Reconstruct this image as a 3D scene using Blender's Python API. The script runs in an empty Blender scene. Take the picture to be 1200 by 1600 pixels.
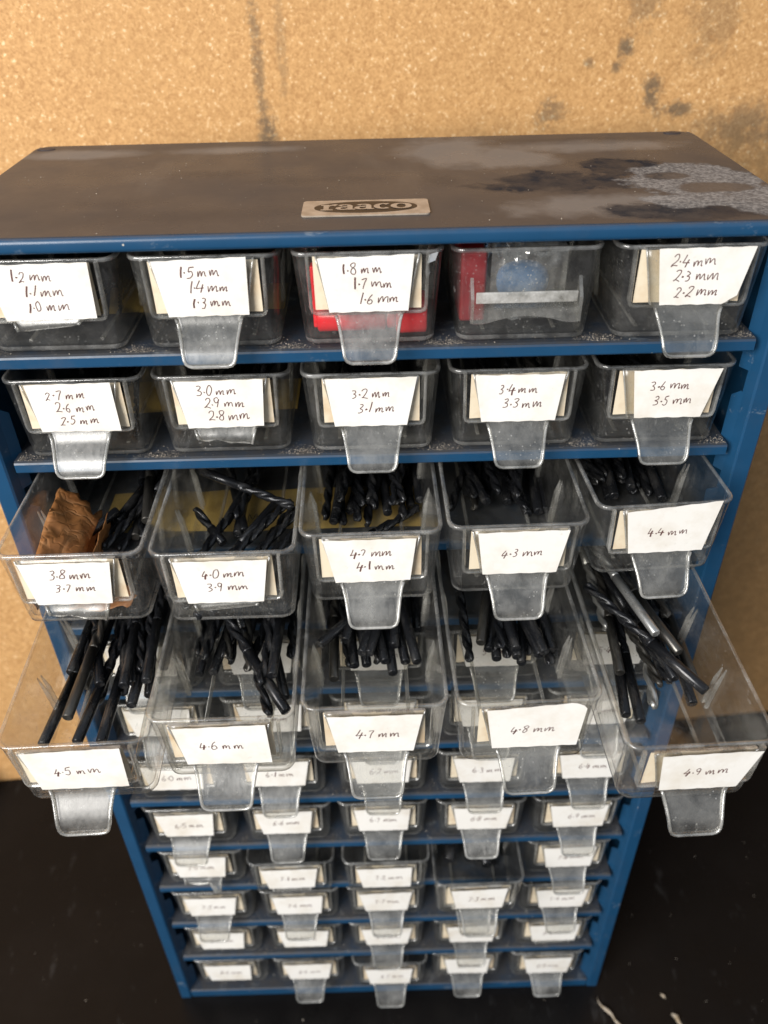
import bpy, math, random
from mathutils import Matrix, Vector, noise as mnoise
random.seed(7)
S = 0.001                     # everything is measured in millimetres
D2R = math.radians
scn = bpy.context.scene
col = scn.collection

# ---------------------------------------------------------------- camera
cam_d = bpy.data.cameras.new('camera'); cam = bpy.data.objects.new('camera', cam_d); col.objects.link(cam)
cam_d.sensor_fit = 'VERTICAL'; cam_d.sensor_height = 36; cam_d.sensor_width = 27
cam_d.lens = 1270.97 / 1600 * 36
cam.matrix_world = (Matrix.Translation(Vector((2.55, -272.94, 639.52)) * S) @ Matrix.Rotation(-0.005682, 4, 'Z')
                    @ Matrix.Rotation(0.935731, 4, 'X') @ Matrix.Rotation(-0.022923, 4, 'Z'))
cam_d.clip_start = 0.01; cam_d.clip_end = 60
cam_d.dof.use_dof = True; cam_d.dof.focus_distance = 0.315; cam_d.dof.aperture_fstop = 10
scn.camera = cam

# ---------------------------------------------------------------- light
world = bpy.data.worlds.new('World'); scn.world = world; world.use_nodes = True
nt = world.node_tree; nt.nodes.clear()
wo = nt.nodes.new('ShaderNodeOutputWorld'); bg = nt.nodes.new('ShaderNodeBackground')
tc = nt.nodes.new('ShaderNodeTexCoord'); sp = nt.nodes.new('ShaderNodeSeparateXYZ')
rmp = nt.nodes.new('ShaderNodeValToRGB'); mr = nt.nodes.new('ShaderNodeMapRange')
nt.links.new(tc.outputs['Generated'], sp.inputs[0]); nt.links.new(sp.outputs['Z'], mr.inputs[0])
mr.inputs[1].default_value = -0.3; mr.inputs[2].default_value = 0.9
rmp.color_ramp.elements[0].color = (.10, .10, .11, 1); rmp.color_ramp.elements[1].color = (.41, .47, .55, 1)
e = rmp.color_ramp.elements.new(.45); e.color = (.45, .48, .52, 1)
nt.links.new(mr.outputs[0], rmp.inputs[0]); nt.links.new(rmp.outputs[0], bg.inputs[0])
bg.inputs[1].default_value = 1.05
nt.links.new(bg.outputs[0], wo.inputs[0])

def area(name, loc, aim, size, power, color):
    l = bpy.data.lights.new(name, 'AREA'); l.shape = 'RECTANGLE'; l.size, l.size_y = size; l.energy = power; l.color = color
    o = bpy.data.objects.new(name, l); col.objects.link(o)
    o.location = Vector(loc); o.rotation_euler = (Vector(aim) - Vector(loc)).to_track_quat('-Z', 'Y').to_euler()
    return o
area('daylight_opening', (-1.0, -1.2, 1.17), (0, 0, .28), (.95, 1.05), 55, (1, .97, .93))

scn.view_settings.view_transform = 'Standard'; scn.view_settings.look = 'None'
scn.view_settings.exposure = 0; scn.view_settings.gamma = 1; scn.view_settings.use_curve_mapping = False
scn.render.engine = 'CYCLES'
cy = scn.cycles
cy.max_bounces = 14; cy.diffuse_bounces = 4; cy.glossy_bounces = 5; cy.transmission_bounces = 6; cy.transparent_max_bounces = 72
cy.caustics_reflective = False; cy.caustics_refractive = False; cy.sample_clamp_indirect = 4
try:
    cy.use_denoising = True; cy.denoiser = 'OPENIMAGEDENOISE'
except Exception: pass

# ---------------------------------------------------------------- node helpers
class NB:
    def __init__(s, name):
        s.m = bpy.data.materials.new(name); s.m.use_nodes = True; s.t = s.m.node_tree; s.t.nodes.clear()
        s.out = s.n('OutputMaterial'); s.tc = s.n('TexCoord')
    def n(s, k, **kw):
        x = s.t.nodes.new('ShaderNode' + k)
        for a, b in kw.items(): setattr(x, a, b)
        return x
    def put(s, sock, v):
        if v is None: return
        if isinstance(v, bpy.types.NodeSocket): s.t.links.new(v, sock)
        elif isinstance(v, (tuple, list)) and len(v) == 3 and sock.type == 'RGBA': sock.default_value = (*v, 1)
        else: sock.default_value = v
    def mth(s, op, a, b=None, c=None, clamp=False):
        x = s.n('Math', operation=op, use_clamp=clamp); s.put(x.inputs[0], a); s.put(x.inputs[1], b); s.put(x.inputs[2], c); return x.outputs[0]
    def mix(s, f, a, b, mode='MIX'):
        x = s.n('Mix', data_type='RGBA', blend_type=mode); s.put(x.inputs[0], f); s.put(x.inputs[6], a); s.put(x.inputs[7], b); return x.outputs[2]
    def ramp(s, v, lo, hi, a=0., b=1.):
        x = s.n('MapRange'); s.put(x.inputs[0], v); s.put(x.inputs[1], lo); s.put(x.inputs[2], hi); s.put(x.inputs[3], a); s.put(x.inputs[4], b); return x.outputs[0]
    def mapped(s, scale=(1, 1, 1), rot=(0, 0, 0), loc=(0, 0, 0), co='Object'):
        x = s.n('Mapping'); s.t.links.new(s.tc.outputs[co], x.inputs[0]); x.inputs['Scale'].default_value = scale
        x.inputs['Rotation'].default_value = rot; x.inputs['Location'].default_value = loc; return x.outputs[0]
    def noise(s, sc, det=3, rough=.55, vec=None, dist=0, w=None):
        x = s.n('TexNoise'); x.inputs['Scale'].default_value = sc; x.inputs['Detail'].default_value = det
        x.inputs['Roughness'].default_value = rough; x.inputs['Distortion'].default_value = dist
        s.t.links.new(vec if vec is not None else s.tc.outputs['Object'], x.inputs['Vector']); return x.outputs['Fac']
    def voro(s, sc, vec=None, feat='F1', out='Distance'):
        x = s.n('TexVoronoi', feature=feat); x.inputs['Scale'].default_value = sc
        s.t.links.new(vec if vec is not None else s.tc.outputs['Object'], x.inputs['Vector']); return x.outputs[out]
    def bump(s, h, strength=.2, dist=.0005):
        x = s.n('Bump'); x.inputs['Strength'].default_value = strength; x.inputs['Distance'].default_value = dist; s.put(x.inputs['Height'], h); return x.outputs[0]
    def prin(s, base, rough=.5, metal=0., spec=.5, normal=None, coat=0., trans=0., sss=0.):
        p = s.n('BsdfPrincipled'); s.put(p.inputs['Base Color'], base); s.put(p.inputs['Roughness'], rough); s.put(p.inputs['Metallic'], metal)
        s.put(p.inputs['Specular IOR Level'], spec); s.put(p.inputs['Coat Weight'], coat)
        if trans: s.put(p.inputs['Transmission Weight'], trans)
        if normal is not None: s.put(p.inputs['Normal'], normal)
        return p.outputs[0]
    def done(s, sh): s.t.links.new(sh, s.out.inputs[0]); return s.m

def specks(b, sc, dens, size=.22, vec=None):          # small scattered grains, 0..1
    d = b.voro(sc, vec); r = b.voro(sc, vec, out='Color')
    keep = b.mth('GREATER_THAN', r, 1 - dens)
    return b.mth('MULTIPLY', b.mth('LESS_THAN', d, size), keep)

def plastic(name, tint=(.95, .945, .925), haze=.05, dust=.10, rough=.06, gl=1.0):
    b = NB(name)
    lw = b.n('LayerWeight'); lw.inputs[0].default_value = .5
    oi = b.n('ObjectInfo'); ov = b.n('VectorMath', operation='ADD'); b.t.links.new(b.tc.outputs['Object'], ov.inputs[0]); b.t.links.new(oi.outputs['Random'], ov.inputs[1]); V = ov.outputs[0]
    fac = b.mth('MULTIPLY', b.mth('ADD', .045, b.mth('MULTIPLY', b.mth('POWER', lw.outputs['Facing'], 4.5), .6)), gl)
    tr = b.n('BsdfTransparent'); b.put(tr.inputs[0], tint)
    g = b.n('BsdfGlossy'); b.put(g.inputs[0], (1, 1, 1))
    scr = b.noise(900, 2, .6, b.mapped((1, .12, .6), (.3, .2, .5)))
    b.put(g.inputs['Roughness'], b.ramp(scr, .3, .75, rough, rough + .16))
    b.put(g.inputs['Normal'], b.bump(b.noise(260, 2), .05, .0006))
    df = b.n('BsdfDiffuse'); b.put(df.inputs[0], (.72, .71, .68)); tl = b.n('BsdfTranslucent'); b.put(tl.inputs[0], (.72, .71, .68))
    dd = b.n('MixShader'); dd.inputs[0].default_value = .45; b.t.links.new(df.outputs[0], dd.inputs[1]); b.t.links.new(tl.outputs[0], dd.inputs[2])
    amt = b.ramp(oi.outputs['Random'], 0, 1, .7, 1.35)
    blotch = b.mth('MULTIPLY', amt, b.ramp(b.noise(85, 5, .7, V), .40, .70, haze * .35, haze * 1.9))
    hs = b.n('Mapping'); b.t.links.new(V, hs.inputs[0]); hs.inputs['Scale'].default_value = (1, .2, .25); hs.inputs['Rotation'].default_value = (.4, .3, .7)
    line = b.ramp(b.noise(620, 3, .7, hs.outputs[0]), .66, .74, 0, .16)
    blotch = b.mth('ADD', blotch, line)
    fine = b.mth('MULTIPLY', specks(b, 1000, .20, .33, V), b.ramp(b.noise(90, 3, .55, V), .45, .7, .08, 1.0))
    hz = b.mth('ADD', blotch, b.mth('MULTIPLY', fine, dust), clamp=True)
    m1 = b.n('MixShader'); b.put(m1.inputs[0], hz); b.t.links.new(tr.outputs[0], m1.inputs[1]); b.t.links.new(dd.outputs[0], m1.inputs[2])
    m2 = b.n('MixShader'); b.put(m2.inputs[0], fac); b.t.links.new(m1.outputs[0], m2.inputs[1]); b.t.links.new(g.outputs[0], m2.inputs[2])
    return b.done(m2.outputs[0])

M = {}
M['tray'] = plastic('clear_polystyrene', tint=(.978, .975, .962), haze=.03, dust=.34, gl=1.2)
M['edge'] = plastic('polystyrene_edge', tint=(.90, .89, .85), haze=.21, dust=.2, rough=.12, gl=2.2)  # whiter haze paints the highlights along rims and edges
M['tab'] = plastic('polystyrene_tab', tint=(.93, .925, .90), haze=.125, dust=.60, rough=.20, gl=1.25)
M['tabedge'] = plastic('polystyrene_tab_edge', tint=(.9, .89, .85), haze=.42, dust=.2, rough=.12, gl=3.0)  # bright highlight on the tab edges, put into a stronger white haze
M['frost'] = plastic('frosted_polystyrene', tint=(.88, .86, .80), haze=.45, dust=.3, rough=.3)
M['pouch'] = plastic('crinkled_film', tint=(.93, .93, .9), haze=.22, dust=.9, rough=.06, gl=5)

# blue stove enamel with dust and chips
def blue_paint(name, dusty, grime=(.075, .066, .058)):
    b = NB(name)
    base = b.mix(b.noise(60, 3), (.0075, .046, .105), (.011, .064, .145))
    dustm = b.mth('MULTIPLY', b.ramp(b.noise(38, 5, .7), .52, .78), dusty)
    geo = b.n('NewGeometry'); sx = b.n('SeparateXYZ'); b.t.links.new(geo.outputs['Normal'], sx.inputs[0])
    up = b.ramp(sx.outputs['Z'], .2, .9)
    dustm = b.mth('ADD', b.mth('MULTIPLY', dustm, .35), b.mth('MULTIPLY', b.mth('MULTIPLY', up, dusty), b.ramp(b.noise(90, 6, .75), .34, .66, .10, 1.0)), clamp=True)
    c = b.mix(dustm, base, grime)
    if dusty > .5: c = b.mix(b.mth('MULTIPLY', up, b.ramp(b.noise(45, 5, .7), .25, .7, .55, .95)), c, (.030, .029, .030)); c = b.mix(b.mth('MULTIPLY', up, b.ramp(b.noise(60, 4, .75, b.mapped((1, .7, 1))), .60, .70, 0, .5)), c, (.17, .17, .165))
    c = b.mix(specks(b, 520, .06, .2), c, (.42, .40, .36))
    scr = b.ramp(b.noise(75, 5, .8, b.mapped((.5, 1, 1))), .62, .72)
    c = b.mix(b.mth('MULTIPLY', scr, .38), c, (.34, .37, .38))
    r = b.mth('ADD', .30, b.mth('MULTIPLY', dustm, .45))
    return b.done(b.prin(c, r, 0, .5, b.bump(b.noise(450, 2), .06, .0003)))
M['blue'] = blue_paint('blue_enamel', .35)
M['shelf'] = blue_paint('dusty_blue_enamel', .8)

# dusty, stained lid
def lid_mat():
    b = NB('stained_blue_lid')
    base = b.mix(b.noise(25, 4, .6), (.042, .041, .045), (.068, .064, .066))
    sx = b.n('SeparateXYZ'); b.t.links.new(b.tc.outputs['Object'], sx.inputs[0])
    n1 = b.noise(70, 6, .62); n2 = b.noise(26, 4, .6)
    def patch(x0, y0, rx, ry, soft=.10, amp=1.1):
        dx = b.mth('DIVIDE', b.mth('SUBTRACT', sx.outputs['X'], x0 * S), rx * S); dy = b.mth('DIVIDE', b.mth('SUBTRACT', sx.outputs['Y'], y0 * S), ry * S)
        d = b.mth('SQRT', b.mth('ADD', b.mth('MULTIPLY', dx, dx), b.mth('MULTIPLY', dy, dy)))
        d = b.mth('ADD', d, b.mth('MULTIPLY', b.mth('SUBTRACT', b.mth('ADD', n1, n2), 1.0), amp))
        return b.ramp(d, 1 - soft, 1 + soft, 1, 0)
    def union(l):
        o = l[0]
        for q in l[1:]: o = b.mth('MAXIMUM', o, q)
        return o
    grain = b.ramp(b.noise(800, 3, .6), .38, .66, .25, 1)
    grey = union([patch(35, 108, 20, 26, .3, 1.4), patch(60, 95, 18, 14, .3, 1.6), patch(100, 112, 38, 10, .35, 1.6), patch(85, 22, 30, 12, .4, 1.8), patch(-128, 118, 26, 7, .4, 1.2), patch(-60, 120, 22, 6, .5, 1.6)])
    c = b.mix(b.mth('MULTIPLY', grey, .7), base, (.18, .18, .182))
    faint = union([patch(92, 122, 30, 7, .3, 1.6), patch(30, 60, 10, 8, .5, 2.), patch(-62, 80, 14, 4, .7, 2.2), patch(-95, 40, 22, 6, .8, 2.4), patch(-20, 66, 20, 5, .7, 2.4), patch(-70, 22, 40, 8, .8, 2.6)])
    wet = b.mth('MAXIMUM', b.mth('MULTIPLY', faint, .42), union([patch(72, 54, 30, 15, .16, 1.9), patch(108, 76, 18, 19, .16, 1.9), patch(113, 15, 32, 10, .18, 1.7)]))
    wet = b.mth('MULTIPLY', wet, b.ramp(b.noise(55, 5, .7), .25, .6, .62, 1))
    c = b.mix(b.mth('MULTIPLY', wet, .95), c, (.034, .033, .037))
    powder = union([patch(130, 55, 27, 27, .07, 1.2), patch(145, 25, 16, 18, .1, 1.3), patch(118, 26, 16, 8, .1, 1.3)])
    hole_ = union([patch(132, 42, 14, 7, .12, 1.0), patch(118, 60, 9, 5, .15, 1.2)])
    powder = b.mth('MULTIPLY', powder, b.mth('SUBTRACT', 1, b.mth('MULTIPLY', hole_, .85)))
    c = b.mix(b.mth('MULTIPLY', b.mth('MULTIPLY', powder, grain), .80), c, (.34, .335, .33))
    smear = b.mth('MULTIPLY', b.ramp(b.noise(1, 4, .7, b.mapped((30, 9, 1), (0, 0, .3))), .58, .75), .25)
    c = b.mix(smear, c, (.14, .13, .12))
    c = b.mix(specks(b, 210, .05, .10), c, (.45, .42, .38))
    c = b.mix(specks(b, 480, .04, .13), c, (.34, .31, .28))
    c = b.mix(specks(b, 130, .05, .12), c, (.012, .011, .012))
    r = b.mth('ADD', b.ramp(b.noise(30, 4), .3, .7, .22, .38), b.mth('MULTIPLY', powder, .4), clamp=True)
    r = b.mth('SUBTRACT', r, b.mth('MULTIPLY', wet, .06))
    return b.done(b.prin(c, r, 0, b.mth('MULTIPLY', b.mth('SUBTRACT', 1, wet), .08), b.bump(b.noise(500, 2), .05, .0003)))
M['lid'] = lid_mat()

def board_mat():
    b = NB('chipboard')
    fl = None
    layers = []
    for i, (rx, sc) in enumerate(((.35, 640), (1.15, 560), (1.95, 700), (2.7, 600))):
        v = b.mapped((1, 2.3, 2.3), (0, rx, 0), (i * 3.1, i, 0)); v.node.vector_type = 'TEXTURE'
        layers.append(b.voro(sc * 1.5, v, out='Color'))
    a = b.mth('ADD', b.mth('ADD', layers[0], layers[1]), b.mth('ADD', layers[2], layers[3]))
    a = b.mth('MULTIPLY', a, .25)
    c = b.mix(b.ramp(a, .26, .74), (.45, .228, .082), (.78, .455, .188))
    c = b.mix(b.ramp(a, .67, .76, 0, .85), c, (.95, .72, .44))
    c = b.mix(b.ramp(b.noise(520, 3, .6), .66, .78, 0, .7), c, (.28, .15, .06))
    c = b.mix(b.ramp(b.noise(8, 5, .65), .38, .72, 0, .5), c, (.54, .30, .115))
    sx = b.n('SeparateXYZ'); b.t.links.new(b.tc.outputs['Object'], sx.inputs[0])
    X, Z = sx.outputs['X'], sx.outputs['Z']
    def spot(x0, z0, rx, rz, k, sc=90, lo=.50, hi=.64):
        dx = b.mth('DIVIDE', b.mth('SUBTRACT', X, x0 * S), rx * S); dz = b.mth('DIVIDE', b.mth('SUBTRACT', Z, z0 * S), rz * S)
        d = b.mth('SQRT', b.mth('ADD', b.mth('MULTIPLY', dx, dx), b.mth('MULTIPLY', dz, dz)))
        soft = b.ramp(d, .25, 1.0, 1, 0)
        nz = b.ramp(b.mth('ADD', b.noise(sc, 5, .75), b.mth('MULTIPLY', b.mth('SUBTRACT', soft, .5), .32)), lo, hi)
        return b.mth('MULTIPLY', b.mth('MULTIPLY', soft, nz), k)
    grey = (.085, .070, .052)
    for a_ in ((-56, 580, 6.5, 75, .55, 300, .48, .66), (-54, 538, 10, 30, .75, 260, .46, .64), (-43, 582, 6, 55, .3, 260, .5, .66),
               (143, 578, 9, 9, .75, 260, .46, .62), (139, 569, 6, 6, .65, 260, .46, .62), (161, 556, 11, 18, .75, 230, .46, .62), (166, 545, 8, 9, .4, 230), (150, 600, 20, 30, .4, 120),
               (104, 547, 17, 16, .55, 200), (123, 571, 6, 5, .5, 140), (178, 546, 16, 9, .75, 120), (225, 535, 60, 24, .6, 150, .44, .66), (190, 590, 30, 40, .3, 100),
               (250, 590, 28, 60, .4, 60)):
        c = b.mix(spot(*a_), c, grey)
    # the cabinet's contact shadow on the board, painted in blotchy brown
    contact_shade = b.mth('MULTIPLY', b.ramp(b.mth('ADD', Z, b.mth('MULTIPLY', b.noise(40, 4), .03)), .535, .565, 1, 0), b.ramp(X, -.08, .03))
    c = b.mix(b.mth('MULTIPLY', contact_shade, b.ramp(b.noise(120, 5, .7), .35, .7, .2, .75)), c, (.20, .125, .055))
    low = b.mth('MULTIPLY', b.ramp(Z, .25, .50, 1, 0), b.ramp(X, .12, .2))  # cabinet's cast shadow to its right, painted as a darker board tone
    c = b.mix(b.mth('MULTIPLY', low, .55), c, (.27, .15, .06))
    return b.done(b.prin(c, .62, 0, .35, b.bump(a, .35, .0006)))
M['board'] = board_mat()

def black_mat():
    b = NB('black_laminate')
    sm = b.ramp(b.noise(9, 5, .65), .45, .75)
    c = b.mix(b.mth('MULTIPLY', sm, .5), (.005, .0045, .0045), (.011, .0095, .009))
    c = b.mix(b.ramp(b.noise(60, 5, .8, b.mapped((1, .3, 1), (0, 0, .4))), .60, .80, 0, .5), c, (.07, .07, .07))
    c = b.mix(specks(b, 90, .05, .09), c, (.22, .21, .2))
    c = b.mix(specks(b, 230, .03, .16), c, (.12, .12, .12))
    return b.done(b.prin(c, b.ramp(b.noise(25, 4), .3, .7, .24, .36), 0, .14))
M['black'] = black_mat()

def simple(name, c, rough=.5, metal=0., var=.15, sc=80, spec=.5, bump=0., c2=None, lo=.35, hi=.7):
    b = NB(name)
    cc = b.mix(b.ramp(b.noise(sc, 4, .6), lo, hi), c, c2 or tuple(x * (1 - var) for x in c))
    nm = b.bump(b.noise(sc * 4, 3), bump, .0004) if bump else None
    return b.done(b.prin(cc, rough, metal, spec, nm))
def paper(name, c, stain, k=.35):
    b = NB(name)
    oi = b.n('ObjectInfo'); off = b.n('VectorMath', operation='ADD'); b.t.links.new(b.tc.outputs['Object'], off.inputs[0]); b.t.links.new(oi.outputs['Random'], off.inputs[1])
    v = off.outputs[0]
    cc = b.mix(b.ramp(b.noise(60, 4, .65, v), .45, .78, 0, k), c, stain)
    cc = b.mix(b.ramp(b.noise(340, 3, .7, v), .64, .8, 0, .30), cc, (.36, .33, .28))
    return b.done(b.prin(cc, .75, 0, .25, b.bump(b.noise(300, 3, .5, v), .12, .0005)))
M['paper'] = paper('white_label_paper', (.775, .748, .70), (.55, .47, .35), .55)
M['cream'] = paper('yellowed_card', (.74, .64, .48), (.52, .33, .16), .8)
M['ink'] = simple('brown_ink', (.13, .055, .048), .7, var=.4, sc=900)
M['pencil'] = simple('faded_pencil', (.16, .115, .06), .7)
M['tape'] = simple('yellow_paper_tape', (.62, .44, .13), .6, var=.3, sc=50, c2=(.40, .26, .07), bump=.1)
def wrap_mat():
    b = NB('brown_wrapping_paper')
    dv = b.n('VectorMath', operation='ADD'); nz = b.n('TexNoise'); nz.inputs['Scale'].default_value = 60; b.t.links.new(b.tc.outputs['Object'], nz.inputs['Vector'])
    sc = b.n('VectorMath', operation='SCALE'); b.t.links.new(nz.outputs['Color'], sc.inputs[0]); sc.inputs['Scale'].default_value = .006
    b.t.links.new(b.tc.outputs['Object'], dv.inputs[0]); b.t.links.new(sc.outputs[0], dv.inputs[1])
    cr = b.ramp(b.mth('ABSOLUTE', b.mth('SUBTRACT', b.noise(75, 1, .4, None, .6), .5)), 0, .05); cr2 = b.ramp(b.mth('ABSOLUTE', b.mth('SUBTRACT', b.noise(190, 1, .4), .5)), 0, .06)
    c = b.mix(b.ramp(b.noise(70, 4, .6), .35, .7), (.40, .17, .055), (.27, .105, .032))
    c = b.mix(b.mth('MULTIPLY', b.mth('SUBTRACT', 1, cr), .3), c, (.50, .27, .12))
    h = b.mth('ADD', cr, b.mth('MULTIPLY', cr2, .4))
    return b.done(b.prin(c, .5, 0, .4, b.bump(h, .45, .0008)))
M['wrap'] = wrap_mat()
M['red'] = simple('red_plastic', (.80, .02, .03), .25, var=.15)
M['darkred'] = simple('dark_red_plastic', (.26, .010, .016), .4, var=.3)
M['bluecap'] = simple('bright_blue_plastic', (.015, .17, .45), .35, var=.3)
M['inside'] = simple('dark_inside_steel', (.035, .036, .040), .55, sc=30, c2=(.015, .02, .028))  # shade inside the cabinet put into the steel's dark colour
M['plate'] = simple('aluminium_badge', (.44, .375, .305), .45, .15, sc=180, c2=(.30, .245, .19))
M['oval'] = simple('brown_badge_oval', (.036, .024, .016), .55, .1, sc=200)
M['hole'] = simple('hole_shade', (.008, .016, .035), .5)
M['white'] = simple('white_paint', (.75, .74, .70), .5)
M['dustgrain'] = simple('pale_sawdust', (.52, .46, .38), .9, sc=900, c2=(.22, .18, .14))
M['crumb'] = simple('plaster_crumb', (.48, .42, .34), .9, sc=300, c2=(.26, .19, .11), bump=.4)
M['steelchip'] = simple('shiny_foil', (.75, .75, .75), .2, .9)
def bit_mat(name, a, c2, rough, metal, k):
    b = NB(name)
    w = b.ramp(b.noise(240, 4, .7, b.mapped((1, .35, 1))), .50, .74, 0, k)
    oi = b.n('ObjectInfo'); w2 = b.mth('MULTIPLY', w, b.ramp(oi.outputs['Random'], 0, 1, .4, 1.4), clamp=True)
    c = b.mix(w2, a, c2); c = b.mix(specks(b, 800, .04, .2), c, (.3, .28, .25))
    return b.done(b.prin(c, b.mth('SUBTRACT', rough, b.mth('MULTIPLY', w2, .08)), metal, .5))
M['bit_black'] = bit_mat('black_oxide_steel', (.017, .018, .021), (.11, .105, .10), .26, .45, .6)
M['bit_grey'] = bit_mat('worn_grey_steel', (.07, .066, .060), (.21, .20, .18), .34, .7, .8)
M['bit_silver'] = bit_mat('bright_steel', (.44, .44, .43), (.20, .20, .19), .28, .75, .7)

# ---------------------------------------------------------------- mesh helpers
class MB:
    def __init__(s): s.v = []; s.f = []; s.mi = []; s.sm = []
    def add(s, vs, fs, mi=0, smooth=True):
        o = len(s.v); s.v += [tuple(x) for x in vs]
        for f in fs: s.f.append(tuple(i + o for i in f)); s.mi.append(mi); s.sm.append(smooth)
    def box(s, x0, x1, y0, y1, z0, z1, mi=0):
        s.add([(x, y, z) for z in (z0, z1) for y in (y0, y1) for x in (x0, x1)],
              [(0, 2, 3, 1), (4, 5, 7, 6), (0, 1, 5, 4), (2, 6, 7, 3), (0, 4, 6, 2), (1, 3, 7, 5)], mi, False)
    def loops(s, ls, mi=0, cap0=False, cap1=False, closed=True, smooth=True):
        n = len(ls[0]); vs = [p for l in ls for p in l]; fs = []; rng = n if closed else n - 1
        for i in range(len(ls) - 1):
            for j in range(rng):
                k = (j + 1) % n; fs.append((i * n + j, i * n + k, (i + 1) * n + k, (i + 1) * n + j))
        s.add(vs, fs, mi, smooth)
        o = len(s.v) - len(vs)
        if cap0: s.f.append(tuple(o + j for j in reversed(range(n)))); s.mi.append(mi); s.sm.append(False)
        if cap1: s.f.append(tuple(o + (len(ls) - 1) * n + j for j in range(n))); s.mi.append(mi); s.sm.append(False)
    def tube(s, pts, r, n=6, mi=0):
        pts = [Vector(p) for p in pts]; ls = []
        for i, p in enumerate(pts):
            d = (pts[min(i + 1, len(pts) - 1)] - pts[max(i - 1, 0)]).normalized()
            a = d.orthogonal().normalized() if i == 0 else (a - d * a.dot(d)).normalized()
            b = d.cross(a); rr = r[i] if isinstance(r, (list, tuple)) else r
            ls.append([p + (a * math.cos(2 * math.pi * k / n) + b * math.sin(2 * math.pi * k / n)) * rr for k in range(n)])
        s.loops(ls, mi, True, True)
    def ribbon(s, pts, w, org, ux, uz, off, mi=0):          # flat pen stroke in a plane
        nrm = ux.cross(uz); P = []
        for i, p in enumerate(pts):
            a = pts[max(i - 1, 0)]; c = pts[min(i + 1, len(pts) - 1)]
            dx, dz = c[0] - a[0], c[1] - a[1]; L = math.hypot(dx, dz) or 1
            px, pz = -dz / L * w / 2, dx / L * w / 2
            for sg in (1, -1): P.append(org + ux * (p[0] + sg * px) + uz * (p[1] + sg * pz) + nrm * off)
        s.add(P, [(2 * i, 2 * i + 1, 2 * i + 3, 2 * i + 2) for i in range(len(pts) - 1)], mi, False)
    def mesh(s, name, mats):
        m = bpy.data.meshes.new(name); m.from_pydata([(x * S, y * S, z * S) for x, y, z in s.v], [], s.f)
        for x in mats: m.materials.append(x)
        m.polygons.foreach_set('material_index', s.mi); m.polygons.foreach_set('use_smooth', s.sm); m.update(); return m
    def build(s, name, mats, parent=None, bevel=0):
        if not isinstance(mats, (list, tuple)): mats = [mats]
        return link(name, s.mesh(name, mats), parent, bevel)
def link(name, mesh, parent=None, bevel=0):
    o = bpy.data.objects.new(name, mesh); col.objects.link(o)
    if parent: o.parent = parent
    if bevel:
        b = o.modifiers.new('bevel', 'BEVEL'); b.width = bevel * S; b.segments = 3; b.limit_method = 'ANGLE'; b.angle_limit = D2R(40)
        o.data.polygons.foreach_set('use_smooth', [True] * len(o.data.polygons))
        w = o.modifiers.new('wn', 'WEIGHTED_NORMAL')
    return o
def tag(o, label, cat, group=None, kind=None):
    if kind: o['kind'] = kind
    if label: o['label'] = label
    if cat: o['category'] = cat
    if group: o['group'] = group
    return o
def empty(name, loc=(0, 0, 0)):
    o = bpy.data.objects.new(name, None); col.objects.link(o); o.location = Vector(loc) * S; o.empty_display_size = .01; return o

# ---------------------------------------------------------------- setting
WY = lambda x: 220 + .076 * x
wb = MB()
for x0, x1 in ((-1300, 1300),):
    wb.add([(x0, WY(x0), -700), (x1, WY(x1), -700), (x1, WY(x1), 1900), (x0, WY(x0), 1900),
            (x0, WY(x0) + 18, -700), (x1, WY(x1) + 18, -700), (x1, WY(x1) + 18, 1900), (x0, WY(x0) + 18, 1900)],
           [(0, 1, 2, 3), (5, 4, 7, 6), (3, 2, 6, 7), (1, 0, 4, 5), (0, 3, 7, 4), (2, 1, 5, 6)], 0, False)
tag(wb.build('chipboard_wall', M['board']), 'bare orange brown chipboard sheet with dark stains standing behind the cabinet', 'wall')
tb = MB()
tb.add([(-1200, -700, 0), (1200, -700, 0), (1200, WY(1200) - 1, 0), (-1200, WY(-1200) - 1, 0),
        (-1200, -700, -25), (1200, -700, -25), (1200, WY(1200) - 1, -25), (-1200, WY(-1200) - 1, -25)],
       [(0, 1, 2, 3), (5, 4, 7, 6), (0, 4, 5, 1), (1, 5, 6, 2), (2, 6, 7, 3), (3, 7, 4, 0)], 0, False)
tag(tb.build('worktop', M['black']), None, None, None, 'structure')
sk = MB(); sk.box(-520, -366, 160, 190, .5, 34)
tag(sk.build('wooden_batten', M['white'], None, .8), 'white painted batten end lying on the worktop at far left', 'batten')

# ---------------------------------------------------------------- cabinet
W, DP, H = 153, 138, 554.2
SH = lambda k: 552.4 - 45.2 * k                       # underside of shelf lip k
cab = empty('drawer_cabinet')
tag(cab, 'tall blue steel drawer cabinet with dusty lid standing on black worktop', 'cabinet')
b = MB(); b.box(-W, W, 0, DP, 549.0, H); b.build('fascia_top', M['blue'], cab, 1.6).name = 'top_frame'
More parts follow.
